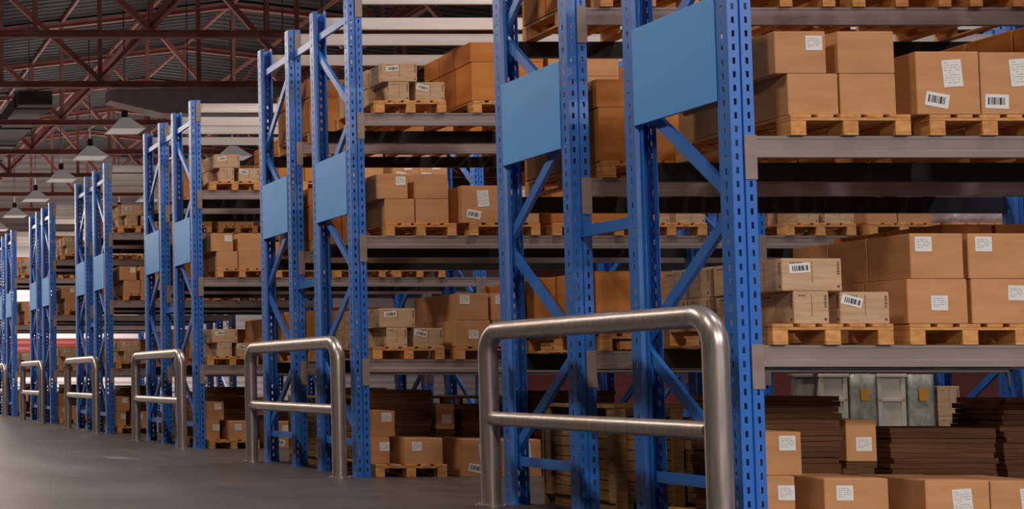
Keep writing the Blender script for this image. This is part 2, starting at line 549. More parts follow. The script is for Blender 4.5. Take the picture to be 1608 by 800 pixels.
def channel(w, d, t=0.004):
    """C profile: w along up, d along side, web on the -side"""
    a = w / 2
    return [(0, -a), (d, -a), (d, -a + t), (t, -a + t), (t, a - t), (d, a - t), (d, a), (0, a)]
_brace = {}
def brace(name, ya, za, yb, zb, w=0.078):
    """bar in the plane of the frame; its web faces the aisle (-x)"""
    key = (name, round(ya, 3), round(za, 3), round(yb, 3), round(zb, 3))
    if key not in _brace:
        m = MB()
        p0, p1 = Vector((0, ya, za)), Vector((0, yb, zb))
        d = (p1 - p0).normalized()
        up = Vector((1, 0, 0)).cross(d)          # side = d x up must be +x
        prof = channel(w, 0.034)
        side = d.cross(up).normalized()
        if side.x < 0:
            up = -up
        m.prism(prof, p0, p1, up)
        _brace[key] = m.mesh(name, 'blue')
    return _brace[key]

def frame(rack, x, y0, y1, mirror, end):
    """an upright frame from y0 (front) to y1 (rear); origin of rack at row base y"""
    p = link('upright_post', POST_F, rack, (x, y0, 0)); link('base_plate', FOOT_F, p)
    p = link('upright_post', POST_R, rack, (x, y1, 0)); link('base_plate', FOOT_R, p)
    yf, yr = y0 + 0.06, y1 - 0.06
    bx = x + 0.042
    near, far = [0.42, 2.22, 4.05], [1.32, 3.13, 4.97]
    seq = [near[0], far[0], near[1], far[1], near[2], far[2]]
    for i in range(5):
        if mirror:   # rear run: low node at the rear post
            ya, yb = (yr, yf) if i % 2 == 0 else (yf, yr)
        else:
            ya, yb = (yf, yr) if i % 2 == 0 else (yr, yf)
        link('diagonal_brace', brace('diagonal_brace', ya, seq[i] + 0.02, yb, seq[i + 1] - 0.02), rack, (bx + (0.004 if i % 2 else 0.0), 0, 0))
    for z in (0.37, 5.10):
        link('horizontal_brace', brace('horizontal_brace', yf, z, yr, z), rack, (bx + 0.002, 0, 0))
    if end:
        k = (round(y1 - y0, 3),)
        m = MB()
        m.bbox((-0.006, 0.122, 2.90), (0.0, y1 - y0 - 0.122, 3.605), 0.0015)
        m.box((0.0, 0.125, 2.90), (0.02, y1 - y0 - 0.125, 2.904)); m.box((0.0, 0.125, 3.601), (0.02, y1 - y0 - 0.125, 3.605))
        link('end_plate', m.mesh('end_plate', 'plate'), rack, (x + 0.001, y0, 0))

def beam_mesh(front, inner=1):
    L = BAY - POST_W - 0.004
    s = 1 if front else -1
    prof = [(0, -0.140), (0.05, -0.140), (0.05, 0), (0.006, 0), (0.006, -0.018), (0.010, -0.022), (0.010, -0.092), (0.0, -0.098)]
    m = MB()
    b0 = len(m.v)
    n = len(prof)
    for xx in (0.002, L):
        for y, z in prof:
            m.v.append((xx, y * s, z))
    for i in range(n):
        j = (i + 1) % n
        f = (i, j, n + j, n + i)
        m.f.append(f if s < 0 else f[::-1]); m.m.append(inner if i == 1 else 0)  # inner face of lower beams carries the painted shade
    e0, e1 = tuple(range(n)), tuple(range(n, 2 * n))
    m.f.append(e0 if s > 0 else e0[::-1]); m.m.append(0)
    m.f.append(e1[::-1] if s > 0 else e1); m.m.append(0)
    return m.mesh('beam', ['beam' if inner else 'topbeam', 'beamshade'])
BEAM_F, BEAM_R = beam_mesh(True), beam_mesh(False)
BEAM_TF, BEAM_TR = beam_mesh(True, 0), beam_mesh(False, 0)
def conn_mesh(s):
    m = MB()
    y0, y1 = sorted((0.0, -0.007 * s))
    m.bbox((-0.075, y0, -0.285), (0.004, y1, 0.004), 0.001)
    return m.mesh('beam_connector', 'beam')
CONN_F, CONN_R = conn_mesh(1), conn_mesh(-1)
def bay(rack, x, y0, y1, levels):
    L = BAY - POST_W
    for z in levels:
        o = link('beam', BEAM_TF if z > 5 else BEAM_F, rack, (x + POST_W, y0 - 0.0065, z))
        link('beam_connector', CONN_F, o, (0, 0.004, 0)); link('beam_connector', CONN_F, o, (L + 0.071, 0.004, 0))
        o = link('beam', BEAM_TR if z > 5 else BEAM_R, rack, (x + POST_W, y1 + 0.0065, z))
        link('beam_connector', CONN_R, o, (0, -0.004, 0)); link('beam_connector', CONN_R, o, (L + 0.071, -0.004, 0))

NB = [1, 2, 2, 1, 1, 1]
for r in range(ROWS):
    rk = empty('pallet_rack', (X0, r * ROW_P, 0))
    nm = ['nearest the camera', 'second from the camera', 'third from the camera', 'fourth from the camera', 'fifth from the camera', 'farthest from the camera'][r]
    tag(rk, 'blue double pallet rack with grey beams and sky-blue end plates, ' + nm, 'pallet rack', 'double pallet racks')
    for k in range(NB[r] + 1):
        frame(rk, k * BAY, YB0, YB1, False, k == 0)
        frame(rk, k * BAY, YA0, YA1, True, k == 0)
        for z in (2.22, 5.10):
            link('row_spacer', brace('row_spacer', YB1 + 0.001, z, YA0 - 0.001, z, 0.085), rk, (k * BAY + 0.062, 0, 0))
    for k in range(NB[r]):
        bay(rk, k * BAY, YB0, YB1, LEVELS)
        bay(rk, k * BAY, YA0, YA1, LEVELS)

# ------------------------------------------------------------------ guard rails
def guard_meshes():
    L, H, rad, bend = 2.95, 1.47, 0.076, 0.20
    path = [(0, 0, 0.012)]
    path.append((0, 0, H - bend))
    for i in range(1, 11):
        a = math.pi / 2 * i / 10
        path.append((0, bend - bend * math.cos(a), H - bend + bend * math.sin(a)))
    for i in range(0, 11):
        a = math.pi / 2 * i / 10
        path.append((0, L - bend + bend * math.sin(a), H - bend + bend * math.cos(a)))
    path.append((0, L, 0.012))
    m = MB(); m.tube(path, rad, 28)
    rail = MB(); rail.tube([(0, rad * 0.9, 0.735), (0, L - rad * 0.9, 0.735)], 0.06, 24)
    fl = MB(); fl.tube([(0, 0, 0), (0, 0, 0.012)], 0.125, 28)
    for k in range(4):
        a = math.pi / 4 + k * math.pi / 2
        fl.tube([(0.1 * math.cos(a), 0.1 * math.sin(a), 0.012), (0.1 * math.cos(a), 0.1 * math.sin(a), 0.024)], 0.011, 6)
    return m.mesh('bent_frame', 'steel', 40), rail.mesh('middle_rail', 'steel', 40), fl.mesh('base_flange', 'steel', 40), L
GF, GR, GB, GL = guard_meshes()
for r in range(ROWS):
    e = empty('guard_rail', (5.79, 8.86 + r * ROW_P, 0))
    nm = ['nearest rack', 'second rack from the camera', 'third rack from the camera', 'fourth rack from the camera', 'fifth rack from the camera', 'farthest rack'][r]
    tag(e, 'grey tubular steel guard rail protecting the end of the ' + nm, 'guard rail', 'guard rails at the rack ends')
    link('bent_frame', GF, e); link('middle_rail', GR, e)
    link('base_flange', GB, e); link('base_flange', GB, e, (0, GL, 0))

# ------------------------------------------------------------------ pallets
PW, PD, PH = 0.78, 1.20, 0.135
def pallet_meshes():
    deck = MB()
    w = PW
    bws = [0.135, 0.10, 0.135, 0.10, 0.135]
    gap = (w - sum(bws)) / 4
    x = 0
    for bw in bws:
        deck.bbox((x, 0, PH - 0.021), (x + bw, PD, PH), 0.002)
        x += bw + gap
    for y in (0, PD / 2 - 0.07, PD - 0.14):
        deck.bbox((0, y + 0.001, PH - 0.040), (w, y + 0.139, PH - 0.0215), 0.002)
    blk = MB(); blk.bbox((0, 0, 0.0185), (0.10, 0.138, PH - 0.0405), 0.002)
    run = MB(); run.bbox((0, 0, 0), (0.10, PD, 0.018), 0.002)
    al = MB()
    for src in (deck,):
        al.v += src.v; al.f += src.f; al.m += src.m
    for bx in (0, w / 2 - 0.05, w - 0.10):
        for by in (0.001, PD / 2 - 0.069, PD - 0.139):
            al.bbox((bx, by, 0.0185), (bx + 0.10, by + 0.138, PH - 0.0405), 0.002)
        al.bbox((bx, 0, 0), (bx + 0.10, PD, 0.018), 0.002)
    return deck.mesh('deck', 'wood'), blk.mesh('block', 'wood'), run.mesh('runner', 'wood'), al.mesh('wooden_pallet', 'wood')
PDK, PBK, PRN, PALL = pallet_meshes()

ITEMS = []     # [object, kind, rests_on list] for the cull below
def pallet(x, y, z, parts, label, group):
    if parts:
        o = empty('wooden_pallet', (x, y, z))
        link('deck', PDK, o)
        for bx in (0, PW / 2 - 0.05, PW - 0.10):
            for by in (0.001, PD / 2 - 0.069, PD - 0.139):
                link('block', PBK, o, (bx, by, 0))
            link('runner', PRN, o, (bx, 0, 0))
    else:
        o = link('wooden_pallet', PALL, None, (x, y, z))
    tag(o, label, 'pallet', group)
    return o

# ------------------------------------------------------------------ cartons and their stickers
_cm = {}
def carton_mesh(w, d, h, mat, printed):
    key = (round(w, 3), round(d, 3), round(h, 3), mat, printed)
    if key in _cm:
        return _cm[key]
    m = MB()
    m.bbox((0, 0, 0), (w, d, h - 0.003), 0.004)
    g = 0.0025     # top flaps meeting at a seam
    m.box((0.003, 0.003, h - 0.0032), (w - 0.003, d / 2 - g, h))
    m.box((0.003, d / 2 + g, h - 0.0032), (w - 0.003, d - 0.003, h))
    if printed:
        e = 0.0007
        def mark(face, u0, v0, u1, v1):
            if face == 'f':
                m.quad(((u0, -e, v0), (u1, -e, v0), (u1, -e, v1), (u0, -e, v1)), 1)
            else:
                m.quad(((-e, d - u0, v0), (-e, d - u1, v0), (-e, d - u1, v1), (-e, d - u0, v1)), 1)
        rr = random.Random(int(w * 1000) + int(h * 100))
        for face, L in (('f', w), ('l', d)):
            # upright line of fine print, lettering near the right edge, small icon, heading
            v = 0.25 * h
            while v < 0.9 * h:
                q = rr.uniform(0.006, 0.014)
                mark(face, 0.50 * L, v, 0.50 * L + 0.005, v + q)
                v += q + 0.004
            v = 0.5 * h
            while v < 0.88 * h:
                q = rr.uniform(0.006, 0.012)
                mark(face, L - 0.030, v, L - 0.014, v + q)
                v += q + 0.005
            mark(face, L - 0.032, 0.10 * h, L - 0.016, 0.10 * h + 0.016)
            u = 0.14 * L
            while u < 0.34 * L:
                q = rr.uniform(0.006, 0.014)
                mark(face, u, 0.84 * h, u + q, 0.84 * h + 0.010)
                u += q + 0.004
    me = m.mesh('cardboard_carton', [mat, 'brownink'])
    _cm[key] = me
    return me

def sticker_meshes():
    S = {}
    def doc(w, h, rows, name):
        m = MB(); m.box((-w / 2, -0.0016, -h / 2), (w / 2, 0, h / 2), 0)
        rr = random.Random(int(w * 999))
        y = -0.0019
        for k in range(rows):
            v = h / 2 - 0.016 - k * (h - 0.03) / rows
            u = -w / 2 + 0.012
            while u < w / 2 - 0.02:
                q = rr.uniform(0.008, 0.026)
                if rr.random() < 0.72:
                    m.quad(((u, y, v - 0.005), (min(u + q, w / 2 - 0.01), y, v - 0.005), (min(u + q, w / 2 - 0.01), y, v), (u, y, v)), 1)
                u += q + 0.006
        return m.mesh(name, ['paper', 'greyink'])
    S['doc'] = doc(0.125, 0.178, 9, 'shipping_label')
    S['square'] = doc(0.108, 0.096, 5, 'shipping_label')
    m = MB(); w, h = 0.152, 0.092
    m.box((-w / 2, -0.0016, -h / 2), (w / 2, 0, h / 2), 0)
    u = -w / 2 + 0.016
    rr = random.Random(5)
    while u < w / 2 - 0.024:
        q = rr.choice((0.003, 0.005, 0.010, 0.014))
        m.quad(((u, -0.0019, -0.022), (u + q, -0.0019, -0.022), (u + q, -0.0019, 0.026), (u, -0.0019, 0.026)), 1)
        u += q + rr.choice((0.003, 0.005))
    S['barcode'] = m.mesh('barcode_label', ['paper', 'ink'])
    m = MB(); w, h = 0.135, 0.062
    m.box((-w / 2, -0.0016, -h / 2), (w / 2, 0, h / 2), 0)
    u = -w / 2 + 0.02
    rr = random.Random(9)
    while u < w / 2 - 0.022:
        q = rr.choice((0.003, 0.006, 0.012))
        m.quad(((u, -0.0019, -0.018), (u + q, -0.0019, -0.018), (u + q, -0.0019, 0.016), (u, -0.0019, 0.016)), 1)
        u += q + rr.choice((0.003, 0.006))
    S['code'] = m.mesh('barcode_label', ['paper', 'ink'])
    return S
ST = sticker_meshes()
STN = {'doc': 'shipping_label', 'square': 'shipping_label', 'barcode': 'barcode_label', 'code': 'barcode_label'}

# A load is a list of cartons: (kind, x0, x1, y0, y1, z0, z1, description, position, stickers, rests on which indices)
# x from the pallet's left edge, y into the rack from its front, z above the pallet deck; stickers: (type, u, v, turn in degrees)
def plain_four():
    L = []
    cells = [('left', -0.075, 0.26, 0.0, 0.33), ('right', 0.335, 0.705, 0.34, 0.705)]
    for row, (ya, yb) in (('front', (0.02, 0.58)), ('rear', (0.60, 1.16))):
        for c, ux0, ux1, lx0, lx1 in cells:
            L.append(('carton', lx0, lx1, ya, yb, 0, 0.272, 'plain brown carton', 'lower %s %s' % (row, c), []))
            st = [('square', 0.255, 0.20, 0)] if row == 'front' and c == 'left' else []
            L.append(('carton', ux0, ux1, ya, yb, 0.272, 0.552, 'brown carton with square label' if st else 'plain brown carton', 'upper %s %s' % (row, c), st))
    return L
def big_two():
    L = []
    for row, (ya, yb) in (('front', (0.0, 0.58)), ('rear', (0.60, 1.16))):
        f = row == 'front'
        L.append(('carton', -0.08, 0.333, ya, yb, 0, 0.415, 'big carton, tilted barcode label' if f else 'big brown carton', '%s left' % row, [('doc', 0.235, 0.27, 4), ('barcode', 0.13, 0.095, -11)] if f else []))
        L.append(('carton', 0.338, 0.77, ya, yb, 0, 0.410, 'big carton, level barcode label' if f else 'big brown carton', '%s right' % row, [('doc', 0.255, 0.275, 4), ('barcode', 0.10, 0.085, -2)] if f else []))
    return L
def light_small():
    L = []
    def add(x0, x1, y0, y1, z0, z1, pos, st, d='small pale carton'):
        L.append(('pale', x0, x1, y0, y1, z0, z1, d, pos, st))
    add(0.155, 0.385, 0.02, 0.36, 0, 0.213, 'lower front left', [], 'small pale carton')
    add(0.455, 0.775, 0.02, 0.34, 0, 0.208, 'lower front right', [('code', 0.075, 0.148, -14)], 'pale carton with tilted barcode')
    add(0.085, 0.475, 0.02, 0.36, 0.213, 0.425, 'upper front left', [('code', 0.115, 0.148, 4)], 'pale carton with level barcode')
    add(0.07, 0.40, 0.38, 0.66, 0, 0.213, 'lower middle left', [])
    add(0.42, 0.76, 0.38, 0.66, 0, 0.213, 'lower middle right', [])
    add(0.06, 0.32, 0.38, 0.66, 0.213, 0.425, 'upper middle left', [])
    add(0.33, 0.575, 0.38, 0.66, 0.213, 0.405, 'upper middle right', [])
    add(0.04, 0.38, 0.68, 0.92, 0, 0.213, 'lower rear left', [])
    add(0.40, 0.76, 0.68, 0.92, 0, 0.213, 'lower rear right', [])
    add(0.05, 0.40, 0.68, 0.92, 0.213, 0.425, 'upper rear left', [])
    add(0.04, 0.38, 0.94, 1.18, 0, 0.213, 'lower back left', [])
    add(0.04, 0.40, 0.94, 1.18, 0.213, 0.425, 'upper back left', [])
    return L
def two_by_two():
    L = []
    for row, (ya, yb) in (('front', (0.0, 0.365)), ('middle', (0.37, 0.72)), ('rear', (0.725, 1.075))):
        f = row == 'front'
        for c, lx0, lx1, ux0, ux1, ls, us in (('left', -0.01, 0.38, 0.02, 0.365, ('square', 0.205, 0.135, 0), ('square', 0.085, 0.225, 0)),
                                              ('right', 0.405, 0.785, 0.395, 0.785, ('square', 0.29, 0.20, -2), ('square', 0.10, 0.225, 0))):
            L.append(('carton', lx0, lx1, ya, yb, 0, 0.292, 'brown carton with square label' if f else 'plain brown carton', 'lower %s %s' % (row, c), [ls] if f else []))
            L.append(('carton', ux0, ux1, ya, yb, 0.292, 0.588, 'brown carton with square label' if f else 'plain brown carton', 'upper %s %s' % (row, c), [us] if f else []))
    return L
def orange_big():
    L = []
    for row, (ya, yb) in (('front', (0.0, 0.38)), ('middle', (0.39, 0.76)), ('rear', (0.77, 1.14))):
        for c, x0, x1 in (('left', -0.01, 0.385), ('right', 0.392, 0.79)):
            L.append(('orange', x0, x1, ya, yb, 0, 0.43, 'tall tan carton', 'lower %s %s' % (row, c), []))
        L.append(('orange', -0.02, 0.795, ya, yb, 0.43, 0.655, 'wide tan carton', 'upper %s' % row, []))
    return L
def tall_pair(tall):
    L = []
    for row, (ya, yb) in (('front', (0.0, 0.57)), ('rear', (0.59, 1.16))):
        for c, x0, x1 in (('left', -0.02, 0.375), ('right', 0.40, 0.79)):
            st = [('doc', 0.25, tall - 0.14, 0)] if row == 'front' and c == 'right' else []
            L.append(('orange', x0, x1, ya, yb, 0, tall, 'tall tan carton with label' if st else 'tall tan carton', '%s %s' % (row, c), st))
    return L
def floor_mixed():
    L = []
    def add(*a):
        L.append(a)
    add('carton', -0.03, 0.20, 0.10, 0.55, 0, 0.30, 'brown carton with label', 'lower front left', [('square', 0.17, 0.19, 0)])
    add('carton', 0.33, 0.745, 0.02, 0.50, 0, 0.290, 'pale brown carton, square label', 'lower front right', [('square', 0.13, 0.195, 0)])
    add('carton', -0.035, 0.28, 0.14, 0.55, 0.30, 0.585, 'brown carton with label', 'upper front left', [('square', 0.22, 0.21, 0)])
    return L
LOADS = {'bigfloor': lambda: big_two()[:2], 'plain': plain_four, 'big': big_two, 'light': light_small, 'two': two_by_two, 'orange': orange_big, 'tall': lambda: tall_pair(0.49), 'taller': lambda: tall_pair(0.86), 'floor': floor_mixed}
SHELF = ['floor', 'lowest shelf', 'middle shelf', 'upper shelf']

def rest_index(L):
    out = []
    for i, c in enumerate(L):
        sup = []
        for j, d in enumerate(L):
            if abs(d[6] - c[5]) < 0.01 and c[5] > 0.001 and min(c[2], d[2]) > max(c[1], d[1]) and min(c[4], d[4]) > max(c[3], d[3]):
                sup.append(j)
        out.append(sup)
    return out

WHAT = {'bigfloor': 'big cartons', 'plain': 'brown cartons', 'big': 'big cartons', 'light': 'small pale cartons', 'two': 'labelled cartons', 'orange': 'tan cartons', 'tall': 'tall tan cartons', 'taller': 'tall tan cartons', 'floor': 'mixed cartons', 'film': 'a wrapped bundle', 'cream': 'cream bins'}
def where(r, run, k, lev):
    return '%s pallet %s, %s rack %s' % (ORD[k], SHELF[lev], RACK[r], run)

def build_load(kind, r, run, k, lev, px, pallet_on=True, flip=False):
    """k-th pallet position of a run ('front' or 'rear' half of rack r) on shelf lev"""
    base_z = (LEVELS[lev - 1] + 0.0012) if lev else 0.0005
    yb = r * ROW_P
    y_front = (YB0 - 0.02 if run == 'front' else YA0 - 0.02) + yb
    rr = random.Random(1000 * r + 100 * lev + 10 * k + (5 if run == 'rear' else 0))
    y_front += rr.uniform(-0.012, 0.012) + (0.02 if lev == 0 else 0)
    w = where(r, run, k, lev)
    pal = None
    if pallet_on:
        pal = pallet(px, y_front, base_z, r < 2, 'wooden pallet under %s, %s' % (WHAT[kind], w.replace(' pallet', ' place')), 'pallets on the racks')
    z0 = base_z + (PH + 0.0012 if pallet_on else 0)
    if kind not in LOADS:
        return pal, z0, y_front
    L = LOADS[kind]()
    sup = rest_index(L)
    objs = []
    for i, (mat, x0, x1, y0, y1, za, zb, desc, pos, st) in enumerate(L):
        if flip:
            y0, y1 = 1.16 - y1 + 0.02, 1.16 - y0 + 0.02
        me = carton_mesh(x1 - x0 - 0.003, y1 - y0 - 0.003, zb - za - 0.0012, mat, mat == 'pale')
        jy = rr.uniform(-0.006, 0.006)
        o = link('cardboard_carton', me, None, (px + x0 + 0.0015, y_front + y0 + jy * 0.0, z0 + za))
        if flip:      # stored facing the far aisle: its front row is the one away from the camera
            pos = ' '.join({'front': 'far', 'rear': 'near', 'back': 'nearest'}.get(q, q) for q in pos.split())
            if st:
                desc = {'carton': 'brown carton', 'orange': 'tan carton', 'pale': 'small pale carton'}[mat]
        lab = '%s, %s, %s' % (desc, pos, w)
        tag(o, lab, 'carton', 'cartons on the racks')
        if not flip:
            for t, u, v, a in st:
                link(STN[t], ST[t], o, (u, -0.0002, v), (0, math.radians(-a), 0))
        objs.append(o)
    for i, o in enumerate(objs):
        ITEMS.append([o, pal, [objs[j] for j in sup[i]]])
    return pal, z0, y_front

PIT = 0.92
def px_of(lev, k, b=0):
    first = {0: 6.24, 1: 6.235, 2: 6.40, 3: 6.31}[lev]
    second = {0: 7.22, 1: 7.135, 2: 7.31, 3: 7.39}[lev]
    x = first if k == 0 else second + PIT * (k - 1)
    return x + b * BAY

# front runs
FRONT = {1: ['light', 'two', 'light', 'plain'], 2: ['plain', 'big', 'orange', 'light'], 3: ['light', 'orange', 'plain', 'big']}
REAR = {1: ['tall', 'tall', 'two', 'taller'], 2: ['orange', 'orange', 'plain', 'two'], 3: ['orange', 'plain', 'orange', 'big']}
SPARE = []
for r in range(ROWS):
    for lev in (1, 2, 3):
        for k in range(4):
            build_load(FRONT[lev][k], r, 'front', k, lev, px_of(lev, k))
        for k in range(4):
            if r >= 3 and k > 1:
                continue
            build_load(REAR[lev][k], r, 'rear', k, lev, px_of(lev, k) - (0.12 if lev == 2 else 0.02), flip=(REAR[lev][k] != 'tall'))
    # floor: a mixed pallet and a big pair standing on the floor
    build_load('floor', r, 'front', 0, 0, 6.24)
    build_load('bigfloor', r, 'front', 1, 0, 7.28, pallet_on=False)

# ------------------------------------------------------------------ flattened carton bundles stacked behind the floor cartons
def bundle_mesh(seed, w, d, h):
    rr = random.Random(seed)
    m = MB()
    n = 3
    t = h / n
    for i in range(n):
        dx, dy = rr.uniform(-0.016, 0.016), rr.uniform(-0.014, 0.014)
        sx, sy = rr.uniform(-0.01, 0.01), rr.uniform(-0.01, 0.01)
        x0, x1, y0, y1 = 0.02 + dx, w - 0.02 + dx + sx, 0.02 + dy, d - 0.02 + dy + sy
        z0, z1 = i * t + (0.001 if i else 0), (i + 1) * t
        sag = 0.004
        b0 = len(m.v)
        nx = 6
        for j in range(nx + 1):
            x = x0 + (x1 - x0) * j / nx
            q = sag * math.sin(3.1 * j / nx * 2 + seed)
            for y in (y0, y1):
                m.v.append((x, y, max(z0 + q * (1 if 0 < i else 0), 0.0)))
                m.v.append((x, y, min(z1 - 0.001 + q * (1 if i < n - 1 else 0), h)))
        for j in range(nx):
            a, c = b0 + 4 * j, b0 + 4 * (j + 1)
            for f in ((a, c, c + 1, a + 1), (a + 2, a + 3, c + 3, c + 2), (a + 1, c + 1, c + 3, a + 3), (a, a + 2, c + 2, c)):
                m.f.append(f); m.m.append(0)
        m.f.append((b0, b0 + 1, b0 + 3, b0 + 2)); m.m.append(0)
        e = b0 + 4 * nx
        m.f.append((e, e + 2, e + 3, e + 1)); m.m.append(0)
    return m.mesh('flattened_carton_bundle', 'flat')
_bm = {}
LAYER = ['bottom', 'second', 'third', 'fourth', 'fifth', 'sixth', 'seventh', 'eighth', 'top']
def stack(r, x, y, w, d, n, h, which, z=0.0005):
    below = None
    for i in range(n):
        key = ((i * 3 + int(x * 7)) % 5, w, d, h)
        if key not in _bm:
            _bm[key] = bundle_mesh(*key)
        o = link('flattened_carton_bundle', _bm[key], None, (x + R.uniform(-0.012, 0.012), y, z))
        lay = 'bottom' if i == 0 else 'topmost' if i == n - 1 else LAYER[i] + ' up'
        tag(o, 'dark flattened carton bundle, %s in %s, %s rack' % (lay, which, RACK[r]), 'cardboard bundle', 'flattened carton bundles')
        ITEMS.append([o, None, [below] if below else []])
        below = o
        z += h + 0.001

def crate_meshes(w, d, h):
    P = []
    t = 0.02
    def panel(along_x, L):
        m = MB()
        z, i = 0.10, 0
        ph = 0.082
        while z + ph < h - 0.03:
            q = R.uniform(-0.002, 0.002)
            if along_x:
                m.bbox((0, q, z), (L, t + q, z + ph - 0.006), 0.0025)
            else:
                m.bbox((q, 0, z), (t + q, L, z + ph - 0.006), 0.0025)
            z += ph
        return m.mesh('plank_panel', 'crate')
    P.append(('plank_panel', panel(True, w - 0.02), (0.01, 0.03, 0)))
    P.append(('plank_panel', panel(True, w - 0.02), (0.01, d - 0.05, 0)))
    P.append(('plank_panel', panel(False, d - 0.11), (0.03, 0.055, 0)))
    P.append(('plank_panel', panel(False, d - 0.11), (w - 0.05, 0.055, 0)))
    m = MB(); m.bbox((0, 0, 0.0), (0.09, 0.024, h - 0.03), 0.003); cp = m.mesh('corner_post', 'crate')
    for x in (0, w / 2 - 0.045, w - 0.09):
        P.append(('corner_post', cp, (x, 0.0, 0))); P.append(('corner_post', cp, (x, d - 0.024, 0)))
    m = MB(); m.bbox((0, 0, 0.09), (0.022, 0.09, h - 0.03), 0.003); sp = m.mesh('corner_post', 'crate')
    for y in (0.03, d - 0.12):
        P.append(('corner_post', sp, (0.006, y, 0))); P.append(('corner_post', sp, (w - 0.028, y, 0)))
    m = MB()
    for k in range(6):
        m.bbox((0, d / 6 * k + 0.002, h - 0.028), (w, d / 6 * (k + 1) - 0.002, h), 0.003)
    P.append(('lid', m.mesh('lid', 'crate'), (0, 0, 0)))
    m = MB(); m.bbox((0.05, 0.03, 0), (0.15, d - 0.03, 0.095), 0.004); fm = m.mesh('skid', 'crate')
    for x in (0, w / 2 - 0.1, w - 0.2):
        P.append(('skid', fm, (x, 0, 0)))
    return P
CR = crate_meshes(0.98, 1.08, 0.86)
for r in range(ROWS):
    yb = r * ROW_P
    y = YB0 + yb
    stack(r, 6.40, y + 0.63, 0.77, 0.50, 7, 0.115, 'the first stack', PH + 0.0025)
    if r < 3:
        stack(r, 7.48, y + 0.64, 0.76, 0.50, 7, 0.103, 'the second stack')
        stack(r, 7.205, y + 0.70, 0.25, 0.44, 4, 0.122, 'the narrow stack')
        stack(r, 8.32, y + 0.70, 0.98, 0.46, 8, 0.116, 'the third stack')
        # carton left on the floor between the stacks
        me = carton_mesh(0.21, 0.40, 0.29, 'carton', False)
        o = link('cardboard_carton', me, None, (7.225, y + 0.70, 0.4945))
        tag(o, 'small tan carton with label on a narrow cardboard stack, %s rack' % RACK[r], 'carton', 'cartons on the racks')
        link('shipping_label', ST['square'], o, (0.12, -0.0002, 0.12))
        ITEMS.append([o, None, [ITEMS[-1][0]]])
    for k, cx in enumerate((6.33, 7.42, 8.52)):
        if (r > 1 or r == 0) and k:
            continue
        e = empty('wooden_crate', (cx, YA0 + 0.02 + yb, 0.0005))
        tag(e, '%s wooden plank crate from the aisle, on the floor, %s rack rear' % (ORD[k], RACK[r]), 'crate', 'wooden crates on the floor')
        for n, me, loc in CR:
            link(n, me, e, loc)
        ITEMS.append([e, None, []])

# ------------------------------------------------------------------ second bay of the second rack: bins and wrapped loads
def bin_meshes():
    w, d, h = 0.31, 0.45, 1.125
    body = MB()
    body.bbox((0.02, 0.02, 0.06), (w - 0.02, d - 0.02, h - 0.04), 0.01)
    for z in (0.22, 0.52, 0.82):
        body.bbox((0.0, 0.0, z), (w, d, z + 0.035), 0.004)
    for x in (0.0, w - 0.05):
        for yy in (0.0, d - 0.05):
            body.bbox((x, yy, 0.0), (x + 0.05, yy + 0.05, h - 0.04), 0.006)
    rim = MB(); rim.bbox((-0.015, -0.015, h - 0.04), (w + 0.015, d + 0.015, h), 0.008)
    return body.mesh('bin_body', 'cream'), rim.mesh('rim', 'cream')
BB, BR = bin_meshes()
def wrapped_mesh(w, d, h, mat, seed, name):
    import bmesh
    bm = bmesh.new()
    bmesh.ops.create_cube(bm, size=1.0)
    bmesh.ops.subdivide_edges(bm, edges=bm.edges[:], cuts=7, use_grid_fill=True)
    from mathutils import noise
    for v in bm.verts:
        c = v.co
        p = Vector((c.x, c.y, c.z))
        rr_ = (max(0, abs(p.x) - 0.40) + max(0, abs(p.y) - 0.40)) * 0.12
        nz = noise.noise(p * 6 + Vector((seed, 0, 0))) * 0.022
        v.co = Vector(((p.x * (1 - rr_) + nz * (1 if abs(p.x) > 0.45 else 0.3)) * w + w / 2, (p.y * (1 - rr_) + nz * (1 if abs(p.y) > 0.45 else 0.3)) * d + d / 2, (p.z + 0.5) * h * (1 - 0.02 * abs(nz))))
    me = bpy.data.meshes.new(name)
    bm.to_mesh(me); bm.free()
    me.materials.append(M[mat])
    me.polygons.foreach_set('use_smooth', [True] * len(me.polygons))
    return me
yb = ROW_P
for i, x in enumerate((11.11, 11.745)):
    e = empty('plastic_bin', (x, YB0 + yb - 0.0, 0.0005))
    tag(e, 'cream plastic bin on the floor, %s one, behind the dark cardboard stacks' % ('left' if i == 0 else 'middle'), 'bin', 'cream plastic bins')
    link('bin_body', BB, e); link('rim', BR, e)
    ITEMS.append([e, None, []])
GW = wrapped_mesh(0.27, 0.40, 1.12, 'greenfilm', 3.1, 'wrapped_load')
m = MB(); m.box((-0.045, -0.002, -0.07), (0.045, 0, 0.07)); m.box((-0.038, -0.003, 0.03), (0.038, -0.002, 0.055)); OL = m.mesh('orange_label', 'orangelabel')
for i, x in enumerate((11.445, 12.08)):
    o = link('wrapped_load', GW, None, (x, YB0 + yb - 0.02, 0.0005))
    tag(o, 'grey film-wrapped upright load with orange label, %s one, between bins' % ('left' if i == 0 else 'right'), 'wrapped load', 'film wrapped loads')
    link('orange_label', OL, o, (0.135, -0.014, 0.90))
    ITEMS.append([o, None, []])
me = carton_mesh(0.24, 0.4, 0.33, 'pale', True)
prev = []
for i in range(3):
    o = link('cardboard_carton', me, None, (12.40, YB0 + yb, 0.0005 + 0.331 * i))
    tag(o, 'pale carton right of the film-wrapped load, %s of three' % ('bottom', 'middle', 'top')[i], 'carton', 'cartons on the racks')
    ITEMS.append([o, None, prev])
    prev = [o]
